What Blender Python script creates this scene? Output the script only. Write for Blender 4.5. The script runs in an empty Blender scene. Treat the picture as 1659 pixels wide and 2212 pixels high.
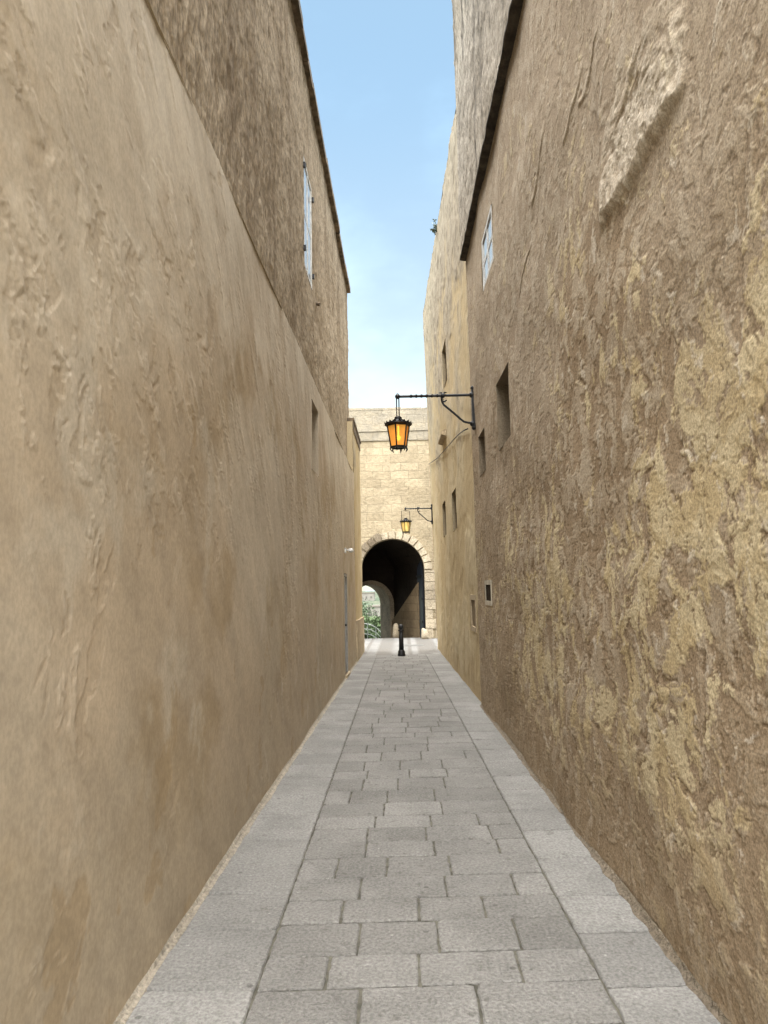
import bpy, bmesh, math, random
import numpy as np
from mathutils import Vector, Matrix, noise
random.seed(7)
S = bpy.context.scene
COL = S.collection
rad = math.radians
V = Vector

# ------------------------------------------------------------------ camera
F = 1475.0; CX, CY = 829.5, 1106.0; H = 1.65
VP = (870, 1275); ROLL = rad(1.3)
ya = V((VP[0]-CX, -(VP[1]-CY), -F)).normalized()
b0 = V((-math.sin(ROLL), math.cos(ROLL), 0))
za = (b0 - ya*b0.dot(ya)).normalized()
xa = ya.cross(za)
R = Matrix((xa, ya, za))
EYE = V((0, 0, H))
cd = bpy.data.cameras.new('camera'); cam = bpy.data.objects.new('camera', cd); COL.objects.link(cam)
cam.matrix_world = Matrix.Translation(EYE) @ R.to_4x4()
cd.sensor_fit = 'HORIZONTAL'; cd.sensor_width = 36; cd.lens = 36*F/1659.0
cd.clip_start = 0.05; cd.clip_end = 8000
S.camera = cam
def ray(px, py): return R @ V((px-CX, -(py-CY), -F))
def gz(px, py, z=0.0):
    d = ray(px, py); return EYE + d*((z-H)/d.z)
def gy(px, py, y):
    d = ray(px, py); return EYE + d*(y/d.y)

class Wall:
    lean = None
    def __init__(s, p, q, left):
        s.p = V((p.x, p.y, 0)); s.u = V((q.x-p.x, q.y-p.y, 0)).normalized()
        s.n = V((s.u.y, -s.u.x, 0)) * (1 if left else -1); s.left = left
    def ln(s, a, z): return s.lean(a, z) if s.lean else 0.
    def pt(s, a, z, d=0.0): return s.p + s.u*(a-s.p.y) + s.n*(d+s.ln(a, z)) + V((0, 0, z))
    def uv(s, px, py, d=0.0):
        r = ray(px, py); e = 0.
        for _ in range(4):
            o = s.p + s.n*(d+e)
            P = EYE + r*((o-EYE).dot(s.n)/r.dot(s.n)); a = (P-s.p).dot(s.u)+s.p.y; e = s.ln(a, P.z)
        return (a, P.z)

# ------------------------------------------------------------------ helpers
def base(o):
    v = V()
    while o: v += o.location; o = o.parent
    return v
def tag(o, label=None, cat=None, group=None, kind=None):
    if label: o['label'] = label
    if cat: o['category'] = cat
    if group: o['group'] = group
    if kind: o['kind'] = kind
    return o
def empty(name, loc, label, cat, group=None, rz=0):
    o = bpy.data.objects.new(name, None); COL.objects.link(o); o.location = loc; o.rotation_euler = (0, 0, rz)
    return tag(o, label, cat, group)
class MB:
    def __init__(s): s.v = []; s.f = []; s.t = []; s.tint = 0.5
    def add(s, vs, fs):
        k = len(s.v); s.v += [V(x) for x in vs]; s.t += [s.tint]*len(vs)
        s.f += [tuple(i+k for i in f) for f in fs]
    def quad(s, a, b, c, d): s.add([a, b, c, d], [(0, 1, 2, 3)])
    def box(s, f, a0, a1, b0, b1, c0, c1):
        vs = [f(a, b, c) for a in (a0, a1) for b in (b0, b1) for c in (c0, c1)]
        s.add(vs, [(0,1,3,2), (4,6,7,5), (0,4,5,1), (2,3,7,6), (0,2,6,4), (1,5,7,3)])
    def tube(s, pts, r, n=8, caps=True):
        pts = [V(p) for p in pts]; rs = r if isinstance(r, (list, tuple)) else [r]*len(pts)
        vs = []; fs = []
        for i, p in enumerate(pts):
            t = (pts[min(i+1, len(pts)-1)]-pts[max(i-1, 0)]).normalized()
            a = t.cross(V((0.13, 0.31, 0.94)));
            if a.length < .1: a = t.cross(V((1, 0, 0)))
            a.normalize(); b = t.cross(a)
            for k in range(n):
                an = 2*math.pi*k/n; vs.append(p + (a*math.cos(an)+b*math.sin(an))*rs[i])
        for i in range(len(pts)-1):
            for k in range(n):
                fs.append((i*n+k, i*n+(k+1) % n, (i+1)*n+(k+1) % n, (i+1)*n+k))
        if caps: fs += [tuple(range(n)), tuple(range((len(pts)-1)*n, len(pts)*n))]
        s.add(vs, fs)
    def lathe(s, prof, c=(0, 0, 0), n=16, rot=0):
        c = V(c); vs = []; fs = []
        for r, z in prof:
            for k in range(n):
                an = 2*math.pi*k/n+rot; vs.append(c+V((max(r, .0004)*math.cos(an), max(r, .0004)*math.sin(an), z)))
        m = len(prof)
        for i in range(m-1):
            for k in range(n): fs.append((i*n+k, i*n+(k+1) % n, (i+1)*n+(k+1) % n, (i+1)*n+k))
        fs += [tuple(range(n)), tuple(range((m-1)*n, m*n))]
        s.add(vs, fs)
    def ball(s, c, r, n=10, sz=1):
        m = 6; s.lathe([(r*math.sin(math.pi*i/m), -sz*r*math.cos(math.pi*i/m)) for i in range(m+1)], c, n)
    def build(s, name, mat, parent=None, smooth=False, recalc=True, loc=None):
        off = base(parent) if parent else V(loc or (0, 0, 0))
        me = bpy.data.meshes.new(name)
        me.from_pydata([tuple(p-off) for p in s.v], [], s.f)
        at = me.attributes.new('tint', 'FLOAT', 'POINT'); at.data.foreach_set('value', s.t)
        if recalc:
            bm = bmesh.new(); bm.from_mesh(me); bmesh.ops.recalc_face_normals(bm, faces=bm.faces); bm.to_mesh(me); bm.free()
        if smooth: me.polygons.foreach_set('use_smooth', [True]*len(me.polygons))
        me.materials.append(mat)
        o = bpy.data.objects.new(name, me); COL.objects.link(o)
        if parent: o.parent = parent
        else: o.location = off
        return o
I3 = lambda a, b, c: V((a, b, c))

# ------------------------------------------------------------------ vectorised plaster weathering (numpy)
def gnoise(x, y, seed):
    xi = np.floor(x).astype(np.int64); yi = np.floor(y).astype(np.int64); xf = x-xi; yf = y-yi
    def g(ix, iy, dx, dy):
        h = (ix*374761393 + iy*668265263 + seed*974634777) & 0xffffffff
        h = ((h ^ (h >> 13))*1274126177) & 0xffffffff; h = (h ^ (h >> 16)) & 0xffff
        a = h*(2*math.pi/65536); return np.cos(a)*dx + np.sin(a)*dy
    u = xf*xf*xf*(xf*(xf*6-15)+10); v = yf*yf*yf*(yf*(yf*6-15)+10)
    a = g(xi, yi, xf, yf); b = g(xi+1, yi, xf-1, yf); c = g(xi, yi+1, xf, yf-1); d = g(xi+1, yi+1, xf-1, yf-1)
    return (a*(1-u)+b*u)*(1-v) + (c*(1-u)+d*u)*v
def fbm(x, y, f, o=5, g=.5, seed=1, ax=1., ay=1.):
    r = 0; amp = 1; tot = 0
    for k in range(o):
        r = r + amp*gnoise(x*f*ax+17.3*k+seed*3.1, y*f*ay-9.7*k+seed*1.7, seed+k*13); tot += amp*amp; amp *= g; f *= 2.03
    return r/(math.sqrt(tot)*.27)          # about unit deviation
def ss(x, a, b):
    t = np.clip((x-a)/(b-a), 0, 1); return t*t*(3-2*t)
def lerp(c, col, t): return c + (np.array(col, dtype=float)-c)*np.asarray(t)[..., None]

def bake_left(s, z):
    wx = s+.05*fbm(s, z, 1.6, 4, .5, 41); wz = z+.05*fbm(s, z, 1.6, 4, .5, 42)
    r1, r2 = s*.80+z*.60, z*.80-s*.60
    tr = fbm(r1, r2, 2.4, 5, .55, 3, 1.6, .5)                         # trowel strokes
    big = fbm(wx, wz, .5, 5, .55, 5); st = fbm(wx, wz, .9, 6, .58, 7, .8, .9); cl = fbm(wx, wz, 1.9, 6, .6, 9, 1, .6)
    c = np.empty(s.shape+(3,)); c[:] = (.445, .362, .262)
    c = lerp(c, (.488, .420, .325), ss(big+.35*(z-1.8), -.6, 1.2)*.9)
    c = lerp(c, (.352, .268, .165), ss(st-.38*np.abs(z-1.9)+.15, -.1, 1.6)*.75)
    c = lerp(c, (.365, .297, .205), ss(1.1-z+.5*big, -.3, 1.2)*.6)
    c = lerp(c, (.55, .49, .395), ss(cl+.25*(z-2), .5, 1.8)*.55)
    c = lerp(c, (.56, .508, .42), ss(z+.35*tr, 3.3, 4.6)*.55)  # cream sheen along the wall top is painted into the colour
    fl = fbm(wx, wz, 3.4, 8, .62, 11, 1.3, .55); reg = ss(fbm(s, z, .6, 3, .5, 13)+.30*(z-1.7), .0, .9)
    p = ss(fl, .85, .90)*reg; p2 = ss(fbm(wx+.35*z, wz, 5.0, 8, .62, 15, 1.4, .45), .85, .90)*reg
    p3 = ss(fbm(r1, r2, 3.2, 7, .6, 16, 1.9, .45), 1.05, 1.10)*ss(z, 1.6, 2.6)
    och = ss(fbm(wx, wz, 2.2, 8, .62, 17, 1.2, .6)-.40*(z-.9), 1.25, 1.6)
    c = lerp(c, (.35, .25, .135), och*.45); c = lerp(c, (.52, .455, .36), p2*.25); c = lerp(c, (.375, .29, .195), p*.28); c = lerp(c, (.51, .44, .345), p3*.25)
    m = fbm(s, z, 12, 4, .6, 19); c = c*(1+.035*m+.05*tr)[..., None]
    lo = .35+.65*ss(z, 1.5, 2.8)
    d = .0013*tr*lo + .0045*fbm(s, z, .6, 2, .5, 21) + .0003*lo*fbm(wx, wz, 5, 4, .5, 23, 1.2, .6) + .0023*p2 - .0023*p + .0026*p3 - .0010*och + .0001*m
    return d, c
PALE = {}
def bake_right(s, z):
    wx = s+.04*fbm(s, z, 2.6, 6, .55, 51); wz = z+.05*fbm(s, z, 2.6, 6, .55, 52)
    ry = fbm(wx, wz, 16, 5, .62, 55, 1, .7)
    plate = fbm(wx, wz, 6.4, 8, .68, 57, 1.0, .78); yb = ss(plate, -.10, -.02); yb2 = ss(fbm(wx, wz, 9, 7, .66, 58, 1.0, .75), .28, .36)
    yl = fbm(wx, wz, 5.0, 8, .68, 59, 1, .85)*.72 + .66*fbm(s, z, .8, 4, .55, 61)
    bias = .36 - .95*ss(z, 1.6, 3.3) - .50*ss(s, 3.6, 8)
    ym = ss(yl+bias, .46, .50)*ss(z+.25*plate, .25, .8)
    big = fbm(s, z, .55, 4, .55, 63); up = ss(z+.5*big, 2.4, 4.2)
    c = np.empty(s.shape+(3,)); c[:] = (.298, .226, .150)
    c = lerp(c, (.225, .164, .105), ss(ry, .1, 1.5)*.6)
    t = lerp(np.zeros(s.shape+(3,))+(.405, .336, .248), (.355, .282, .195), ss(big, -.7, .9)); c = c+(t-c)*(yb*.75)[..., None]
    c = lerp(c, (.455, .388, .298), yb2*yb*.5)
    yc = lerp(np.zeros(s.shape+(3,))+(.54, .455, .295), (.465, .37, .215), ss(fbm(wx, wz, 4, 4, .6, 65), -.8, .9)); c = c+(yc-c)*(ym*.85)[..., None]
    pit = ss(fbm(wx, wz, 13, 6, .64, 67, 1, .8), 1.2, 1.36); c = lerp(c, (.165, .115, .068), pit*.7)
    ch = ss(fbm(wx, wz, 8, 7, .64, 69, 1, .7), 1.4, 1.55); c = lerp(c, (.58, .52, .43), ch*.6)
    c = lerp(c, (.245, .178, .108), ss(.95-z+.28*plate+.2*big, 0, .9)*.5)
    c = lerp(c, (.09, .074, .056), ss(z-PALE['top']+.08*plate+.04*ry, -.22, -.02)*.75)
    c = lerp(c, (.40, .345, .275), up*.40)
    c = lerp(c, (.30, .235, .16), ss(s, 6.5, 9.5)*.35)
    d = .009*fbm(s, z, .9, 2, .5, 71) + .0019*yb + .0010*yb2*yb + .0018*ym + .0006*ry*(1-.5*yb) - .0020*pit + .0008*ch
    nn = .05*fbm(s, z, 2.2, 3, .45, 73); e = z-PALE['z']+nn*.45+.012*fbm(s, z, 7, 5, .65, 76)-.02+(s-PALE['s0'])*.02
    tt = ss(s+nn*1.5, PALE['s0']-.1, PALE['s0']+.16)*(1-ss(s+nn, PALE['s1']-.14, PALE['s1']+.05))
    k = ss(e, -.03, .05)*np.exp(-np.clip(e, 0, 9)/.7)*tt
    pl = tt*ss(e, -.02, .03)*(1-ss(e+nn*4+(s-PALE['s0'])*.25, .2, .85))*ss(fbm(wx, wz, 3, 6, .62, 74)+.5, -.5, .2)
    c = lerp(c, (.57, .51, .42), np.clip(pl, 0, 1)*(.66+.2*np.clip(ry, -1, 1))); d = d + .036*k + .0026*ry*pl + .002*plate*pl
    for (a0, q0, a1, q1, w_) in PALE['scars']:
        L = math.hypot(a1-a0, q1-q0); tx, tz_ = (a1-a0)/L, (q1-q0)/L
        al = (s-a0)*tx+(z-q0)*tz_; ac = (s-a0)*tz_-(z-q0)*tx + nn*.8
        m = ss(al, 0, .08)*(1-ss(al, L-.15, L))*ss(ac, -.01, .01)*(1-ss(ac, w_*.5, w_)); d = d+.008*m; c = lerp(c, (.50, .43, .34), m*.5)
    return d, c
def bake_rough(lo, hi, dark, zs, streak=.5, amp=.006):
    def fn(s, z):
        a = fbm(s, z, 9, 5, .62, 81, 1.3, .35); b = fbm(s, z, .7, 5, .55, 83); v = fbm(s, z, 1.6, 6, .6, 85, 1.5, .14)
        pp = ss(fbm(s, z, 2.4, 7, .62, 88, 1, .5), .5, .58)
        c = np.empty(s.shape+(3,)); c[:] = lo
        c = lerp(c, hi, ss(a*.5+b*.6, -1, 1)); c = lerp(c, hi, pp*.5); c = lerp(c, dark, ss(v+.25*(z-zs), .35, 1.6)*streak)
        c = lerp(c, tuple(k*.5 for k in lo), ss(fbm(s, z, 14, 4, .6, 87, 1.2, .4), 1.1, 1.7)*.5)
        return .009*b*.6+amp*a+.002*v+.004*pp, c
    return fn
def bake_yellow(s, z):
    wx = s+.12*fbm(s, z, 1.6, 3, .5, 91); wz = z+.12*fbm(s, z, 1.6, 3, .5, 92)
    a = fbm(wx, wz, .7, 5, .58, 93); b = fbm(wx, wz, 2.6, 6, .6, 95, 1, .4); g = fbm(wx, wz, 6, 6, .65, 97, 1, .5)
    c = np.empty(s.shape+(3,)); c[:] = (.475, .380, .232)
    c = lerp(c, (.535, .452, .302), ss(a, -1, 1.2)); c = lerp(c, (.40, .31, .19), ss(b, .3, 1.8)*.45)
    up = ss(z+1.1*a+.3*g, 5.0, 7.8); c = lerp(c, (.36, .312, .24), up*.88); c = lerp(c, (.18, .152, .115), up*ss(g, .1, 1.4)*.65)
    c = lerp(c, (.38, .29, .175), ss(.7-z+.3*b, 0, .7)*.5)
    return .007*a+.0018*b+.004*g*up, c

# ------------------------------------------------------------------ materials
def nd(nt, typ, ins=None, **pr):
    n = nt.nodes.new(typ)
    for k, v in pr.items(): setattr(n, k, v)
    for k, v in (ins or {}).items():
        s = n.inputs[k]
        if isinstance(v, bpy.types.NodeSocket): nt.links.new(v, s)
        else: s.default_value = v
    return n
class M:
    def __init__(s, name, rough=.9, spec=.15):
        s.m = bpy.data.materials.new(name); s.m.use_nodes = True; s.nt = s.m.node_tree; s.nt.nodes.clear()
        s.out = nd(s.nt, 'ShaderNodeOutputMaterial')
        s.b = nd(s.nt, 'ShaderNodeBsdfPrincipled', {'Roughness': rough, 'Specular IOR Level': spec})
        s.nt.links.new(s.b.outputs[0], s.out.inputs['Surface'])
        s.P = nd(s.nt, 'ShaderNodeTexCoord').outputs['Object']
    def map(s, sc=(1, 1, 1), loc=(0, 0, 0), v=None):
        return nd(s.nt, 'ShaderNodeMapping', {'Vector': v or s.P, 'Scale': sc, 'Location': loc}).outputs[0]
    def noise(s, scale, detail=4, rough=.55, v=None, dist=0, col=False):
        n = nd(s.nt, 'ShaderNodeTexNoise', {'Vector': v or s.P, 'Scale': scale, 'Detail': detail, 'Roughness': rough, 'Distortion': dist})
        return n.outputs[1 if col else 0]
    def warp(s, amt, scale, v=None):
        c = s.noise(scale, 2, .5, v, col=True)
        d = nd(s.nt, 'ShaderNodeVectorMath', {0: c, 1: (.5, .5, .5)}, operation='SUBTRACT').outputs[0]
        d = nd(s.nt, 'ShaderNodeVectorMath', {0: d, 'Scale': amt}, operation='SCALE').outputs[0]
        return nd(s.nt, 'ShaderNodeVectorMath', {0: v or s.P, 1: d}, operation='ADD').outputs[0]
    def step(s, v, a, b, lo=0., hi=1.):
        return nd(s.nt, 'ShaderNodeMapRange', {'Value': v, 'From Min': a, 'From Max': b, 'To Min': lo, 'To Max': hi}, interpolation_type='SMOOTHSTEP').outputs[0]
    def ma(s, op, a, b=0.):
        return nd(s.nt, 'ShaderNodeMath', {0: a, 1: b}, operation=op).outputs[0]
    def mix(s, f, a, b, blend='MIX'):
        n = nd(s.nt, 'ShaderNodeMix', data_type='RGBA', blend_type=blend)
        for i, v in ((0, f), (6, a), (7, b)):
            if isinstance(v, bpy.types.NodeSocket): s.nt.links.new(v, n.inputs[i])
            else: n.inputs[i].default_value = v if i == 0 else (tuple(v)+(1,))[:4]
        return n.outputs[2]
    def attr(s, name, out='Fac'): return nd(s.nt, 'ShaderNodeAttribute', attribute_name=name).outputs[out]
    def xyz(s): return nd(s.nt, 'ShaderNodeSeparateXYZ', {0: s.P}).outputs
    def color(s, c):
        if isinstance(c, bpy.types.NodeSocket): s.nt.links.new(c, s.b.inputs['Base Color'])
        else: s.b.inputs['Base Color'].default_value = tuple(c)+(1,)
    def sum(s, *terms):
        r = None
        for sock, k in terms:
            t = s.ma('MULTIPLY', sock, k); r = t if r is None else s.ma('ADD', r, t)
        return r
    def bump(s, h):
        d = nd(s.nt, 'ShaderNodeDisplacement', {'Height': h, 'Midlevel': 0., 'Scale': 1.})
        s.nt.links.new(d.outputs[0], s.out.inputs['Displacement']); s.m.displacement_method = 'BUMP'

def m_baked(name, fs=70, amp=.0025, con=.35, ys=1., rough=.95, spec=.06):
    m = M(name, rough, spec); f = m.noise(fs, 3, .65, m.map((1, 1, ys)))
    c = m.mix(con, m.attr('col', 'Color'), m.mix(m.step(f, .3, .7), (.22, .22, .22), (.76, .76, .76)), 'OVERLAY')
    m.color(c); m.bump(m.ma('MULTIPLY', f, amp)); return m.m
def m_rough(name, lo, hi, dark, streak=.5, amp=.02):
    m = M(name, .95, .08); a = m.noise(9, 5, .68); b = m.noise(1.3, 4, .6)
    c = m.mix(m.step(m.sum((a, .6), (b, .4)), .38, .62), lo, hi); c = m.mix(m.step(b, .5, .70, 0, streak), c, dark)
    m.color(c); m.bump(m.ma('MULTIPLY', a, amp)); return m.m
def m_ashlar(name, c1, c2, mortar, bw=.62, rh=.29, grey=0., js=.009):
    m = M(name); x = m.xyz(); w = nd(m.nt, 'ShaderNodeCombineXYZ', {0: x[0], 1: x[2], 2: 0.}).outputs[0]
    w = m.warp(.08, 1.6, w)
    bk = nd(m.nt, 'ShaderNodeTexBrick', {'Vector': w, 'Color1': c1+(1,), 'Color2': c2+(1,), 'Mortar': mortar+(1,), 'Scale': 1., 'Mortar Size': js, 'Mortar Smooth': .7, 'Bias': 0., 'Brick Width': bw, 'Row Height': rh}, offset=.43, squash=1.35, squash_frequency=3)
    n = m.noise(1.4, 5, .65); f = m.noise(9, 5, .65)
    c = m.mix(m.step(n, .40, .68, 0, .6), bk.outputs[0], tuple(k*.72 for k in c2))
    c = m.mix(m.step(f, .45, .7, 0, .5), c, tuple(k*.62 for k in c2))
    if grey: c = m.mix(m.step(m.noise(2.3, 5, .65), .35, .6, grey*.3, grey), c, (.21, .195, .165))
    m.color(c); m.bump(m.sum((bk.outputs[1], -.010), (f, .035))); return m.m
def m_stone(name, lo, hi, spots=(.1, .09, .08), sp=.3, amp=.006, fs=70, gum=0.):
    m = M(name, .85, .2); t = m.attr('tint'); n = m.noise(1.6, 5, .68); f = m.noise(fs, 3, .7); g = m.noise(11, 5, .68)
    c = m.mix(t, lo, hi)
    c = m.mix(m.step(n, .38, .66, 0, .55), c, tuple(k*.70 for k in lo))
    c = m.mix(m.step(g, .55, .70, 0, sp), c, spots)
    c = m.mix(m.step(m.noise(27, 4, .6, m.map(loc=(3, 3, 1))), .63, .71, 0, .55), c, tuple(min(1, k*1.55) for k in hi))
    if gum:
        vo = nd(m.nt, 'ShaderNodeTexVoronoi', {'Vector': m.map(loc=(1, 2, 0)), 'Scale': 2.6}, voronoi_dimensions='2D')
        rnd = nd(m.nt, 'ShaderNodeSeparateColor', {0: vo.outputs[1]}).outputs[0]
        c = m.mix(m.ma('MULTIPLY', m.step(vo.outputs[0], .025, .045, gum, 0), m.step(rnd, .72, .75)), c, (.07, .066, .06))
    c = m.mix(.55, c, m.mix(m.step(f, .3, .7), (.27, .27, .27), (.73, .73, .73)), 'OVERLAY')
    m.color(c); m.bump(m.sum((f, amp), (g, .008))); return m.m
def m_flat(name, col, rough=.6, metal=0., n=.15, sc=8, spec=.4):
    m = M(name, rough, spec); a = m.noise(sc, 4, .65)
    m.color(m.mix(m.step(a, .35, .65, 0, 1), tuple(k*(1-n) for k in col), tuple(min(1, k*(1+n)) for k in col)))
    m.b.inputs['Metallic'].default_value = metal; m.bump(m.ma('MULTIPLY', a, .002)); return m.m
def m_emit(name, col, st, base_=(.8, .6, .3)):
    m = M(name, .3, .5); m.color(base_)
    m.b.inputs['Emission Color'].default_value = col+(1,); m.b.inputs['Emission Strength'].default_value = st
    return m.m
def m_amber(name, col, em, st, tr):
    m = M(name, .35, .4); m.color(col); n = m.noise(7, 3, .5)
    m.nt.links.new(m.mix(m.step(n, .3, .7), tuple(k*.6 for k in em), em), m.b.inputs['Emission Color'])
    m.b.inputs['Emission Strength'].default_value = st
    t = nd(m.nt, 'ShaderNodeBsdfTransparent', {'Color': col+(1,)})
    x = nd(m.nt, 'ShaderNodeMixShader', {0: tr, 1: m.b.outputs[0], 2: t.outputs[0]})
    m.nt.links.new(x.outputs[0], m.out.inputs['Surface']); return m.m
def m_pane(name, col):
    m = M(name, .10, .5); m.color(m.mix(m.step(m.noise(1.5, 3), .4, .6), col, tuple(k*.8 for k in col))); return m.m

LPm = m_baked('smooth tan plaster', 55, .0008, .16, .7, .7, .2); RPm = m_baked('flaking brown plaster', 85, .0021, .48)
LUm = m_baked('weathered tan render', 42, .008, .55, .35); AUm = m_baked('stained grey render', 42, .009, .55, .35); YPm = m_baked('yellow lime plaster', 40, .002, .2)
LEDGE = m_rough('black stained ledge stone', (.036, .032, .027), (.095, .08, .064), (.025, .022, .02), .6, .012)
ASH = m_ashlar('honey ashlar', (.415, .348, .240), (.330, .272, .182), (.25, .205, .138), js=.009)
ASHG = m_ashlar('grey weathered ashlar', (.36, .31, .23), (.30, .258, .186), (.20, .168, .125), .6, .3, .55)
DARKST = m_ashlar('shade darkened passage stone', (.022, .017, .013), (.016, .012, .009), (.01, .008, .006))  # near-black colour stands in for the deep shade inside the passage
VOUS = m_stone('arch stone', (.17, .135, .095), (.54, .465, .345), (.06, .05, .04), .35, .01, 30)
CREAM = m_stone('cream mortar', (.27, .238, .188), (.33, .29, .23), (.15, .13, .10), .45, .02, 40)
DIRT = m_stone('dirty wall foot mortar', (.165, .135, .098), (.22, .182, .135), (.08, .065, .045), .5, .03, 40)
PAVE = m_stone('grey paving stone', (.176, .170, .158), (.226, .219, .205), (.095, .089, .078), .55, .016, 60, .6)
FLAG = m_stone('pale kerb flagstone', (.185, .180, .169), (.232, .226, .213), (.115, .108, .097), .6, .009, 60, .6)
GROUT = m_flat('dark green grout', (.085, .080, .062), .95, 0, .4, 14)
ROADM = m_ashlar('pale road stone', (.25, .245, .235), (.215, .21, .20), (.16, .15, .135), .9, .5)
IRON = m_flat('black iron', (.011, .011, .012), .45, .3)
TRIM = m_flat('limestone trim', (.38, .305, .20), .9, 0, .2)
BLOCK = m_rough('blocked opening stone', (.11, .083, .055), (.19, .145, .10), (.08, .06, .04), .5, .02)
GREYP = m_flat('grey door paint', (.26, .26, .255), .6)
WHITEP = m_flat('white window paint', (.52, .52, .50), .6)
VENTF = m_flat('pale stone surround', (.42, .375, .29), .9)
BROWNP = m_flat('brown weathered wood', (.20, .155, .10), .8, spec=.1)
NAVY = m_flat('blue black door paint', (.014, .019, .028), .5)
PANE = m_pane('sky reflecting glass', (.38, .40, .41)); PANED = m_flat('dark opening', (.045, .038, .03), .95, 0, .3, 8, 0.)
CORN = m_flat('dark cornice stone', (.14, .105, .07), .9, 0, .5, 4)

# ------------------------------------------------------------------ wall planes
WL = Wall(gz(250, 2212), gz(770, 1430), True)
WA = Wall(gz(1565, 2212), gz(1040, 1525), False)
a1 = gz(1040, 1525); b1 = gz(946, 1402)
WB = Wall(V((a1.x+.03, a1.y, 0)), b1, False)
sL = WL.uv(770, 1430)[0]; sA = WA.uv(1040, 1525)[0]; sB = WB.uv(946, 1402)[0]
WB.lean = lambda a, z: .019*max(0., z-1.)*min(1., max(0., (a-sA)/(sB-sA)))     # the old wall leans in toward its far corner

def gs(a, b, k, mn):
    o = []; s = a
    while s < b - mn*.5:
        o.append(s); s += max(mn, k*max(s, 1.5)) if s > 1.5 else .05
    o.append(b); return o
def lin(a, b, st):
    n = max(1, round((b-a)/st)); return [a+(b-a)*i/n for i in range(n+1)]
def ins(l, vals):
    l = [x for x in l if all(abs(x-v) > .003 for v in vals)]; return sorted(set(l+list(vals)))
def grid_wall(name, W, sl, zl, d, mat, parent, holes=(), bake=None, cap=4.0, top=None):
    for h in holes: sl = ins(sl, h[:2]); zl = ins(zl, h[2:4])
    sa, za_ = np.array(sl), np.array(zl); ns, nz = len(sl), len(zl)
    Sg, Zg = np.meshgrid(sa, za_, indexing='ij')
    disp, col = bake(Sg, Zg)
    if W.lean: disp = disp + .019*np.clip(Zg-1, 0, None)*np.clip((Sg-sA)/(sB-sA), 0, 1)
    Zz = Zg.copy()
    if top: Zz += np.array([top(s) for s in sl])[:, None]*np.clip((Zg-zl[-1]+.6)/.6, 0, None)
    off = base(parent); p, u, n = W.p-off, W.u, W.n
    P = np.empty((ns, nz, 3))
    for k in range(3): P[..., k] = p[k] + u[k]*(Sg-W.p.y) + n[k]*(d+disp)
    P[..., 2] = Zz - off.z
    idx = np.arange(ns*nz).reshape(ns, nz)
    q = np.stack([idx[:-1, :-1], idx[1:, :-1], idx[1:, 1:], idx[:-1, 1:]], -1)
    sm_, zm_ = (sa[:-1]+sa[1:])/2, (za_[:-1]+za_[1:])/2; keep = np.ones((ns-1, nz-1), bool)
    for h in holes: keep &= ~(((sm_ > h[0]) & (sm_ < h[1]))[:, None] & ((zm_ > h[2]) & (zm_ < h[3]))[None, :])
    q = q[keep]
    if not W.left: q = q[:, ::-1]
    ev = []; ek = []
    def quad(a, b, c, e, k=.9): ev.extend([a, b, c, e]); ek.extend([k]*4)
    for h in holes:
        s0, s1, z0, z1, dp = h[:5]; o_, i_ = d+.004, d-dp
        for A, B in (((s0, z0), (s1, z0)), ((s1, z0), (s1, z1)), ((s1, z1), (s0, z1)), ((s0, z1), (s0, z0))):
            pts = [W.pt(*A, o_), W.pt(*A, i_), W.pt(*B, i_), W.pt(*B, o_)]; quad(*(pts[::-1] if W.left else pts), k=h[5] if len(h) > 5 else .7)  # reveals coloured darker than the wall, painting in the recess shade
    s0, s1, z0, z1 = sl[0], sl[-1], zl[0], zl[-1]
    for pts in ([W.pt(s1, z0, d), W.pt(s1, z0, d-cap), W.pt(s1, z1, d-cap), W.pt(s1, z1, d)],
                [W.pt(s0, z1, d), W.pt(s0, z1, d-cap), W.pt(s0, z0, d-cap), W.pt(s0, z0, d)],
                [W.pt(s0, z1-.02, d), W.pt(s1, z1-.02, d), W.pt(s1, z1-.02, d-cap), W.pt(s0, z1-.02, d-cap)]): quad(*(pts if W.left else pts[::-1]))
    E_ = np.array([tuple(v-off) for v in ev]); N0 = ns*nz
    co = np.concatenate([P.reshape(-1, 3), E_]); fq = np.concatenate([q, np.arange(len(ev)).reshape(-1, 4)+N0])
    cc = np.ones((len(co), 4)); cc[:N0, :3] = np.clip(col.reshape(-1, 3), .01, .8); cc[N0:, :3] = col.reshape(-1, 3).mean(0)*np.array(ek)[:, None]
    me = bpy.data.meshes.new(name); me.vertices.add(len(co)); me.vertices.foreach_set('co', co.ravel())
    me.loops.add(fq.size); me.loops.foreach_set('vertex_index', fq.ravel().astype(np.int32))
    me.polygons.add(len(fq)); me.polygons.foreach_set('loop_start', (np.arange(len(fq))*4).astype(np.int32))
    sm = np.ones(len(fq), bool); sm[len(q):] = False
    me.update(calc_edges=True); me.polygons.foreach_set('use_smooth', sm)
    at = me.attributes.new('col', 'FLOAT_COLOR', 'POINT'); at.data.foreach_set('color', cc.ravel().astype(np.float32))
    me.materials.append(mat); o = bpy.data.objects.new(name, me); COL.objects.link(o); o.parent = parent
    return o
def rect(W, xn, yt, xf, yb, d=0.0):
    s0, z1 = W.uv(xn, yt, d); s1, z0 = W.uv(xf, yb, d); return [min(s0, s1), max(s0, s1), min(z0, z1), max(z0, z1)]
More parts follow.
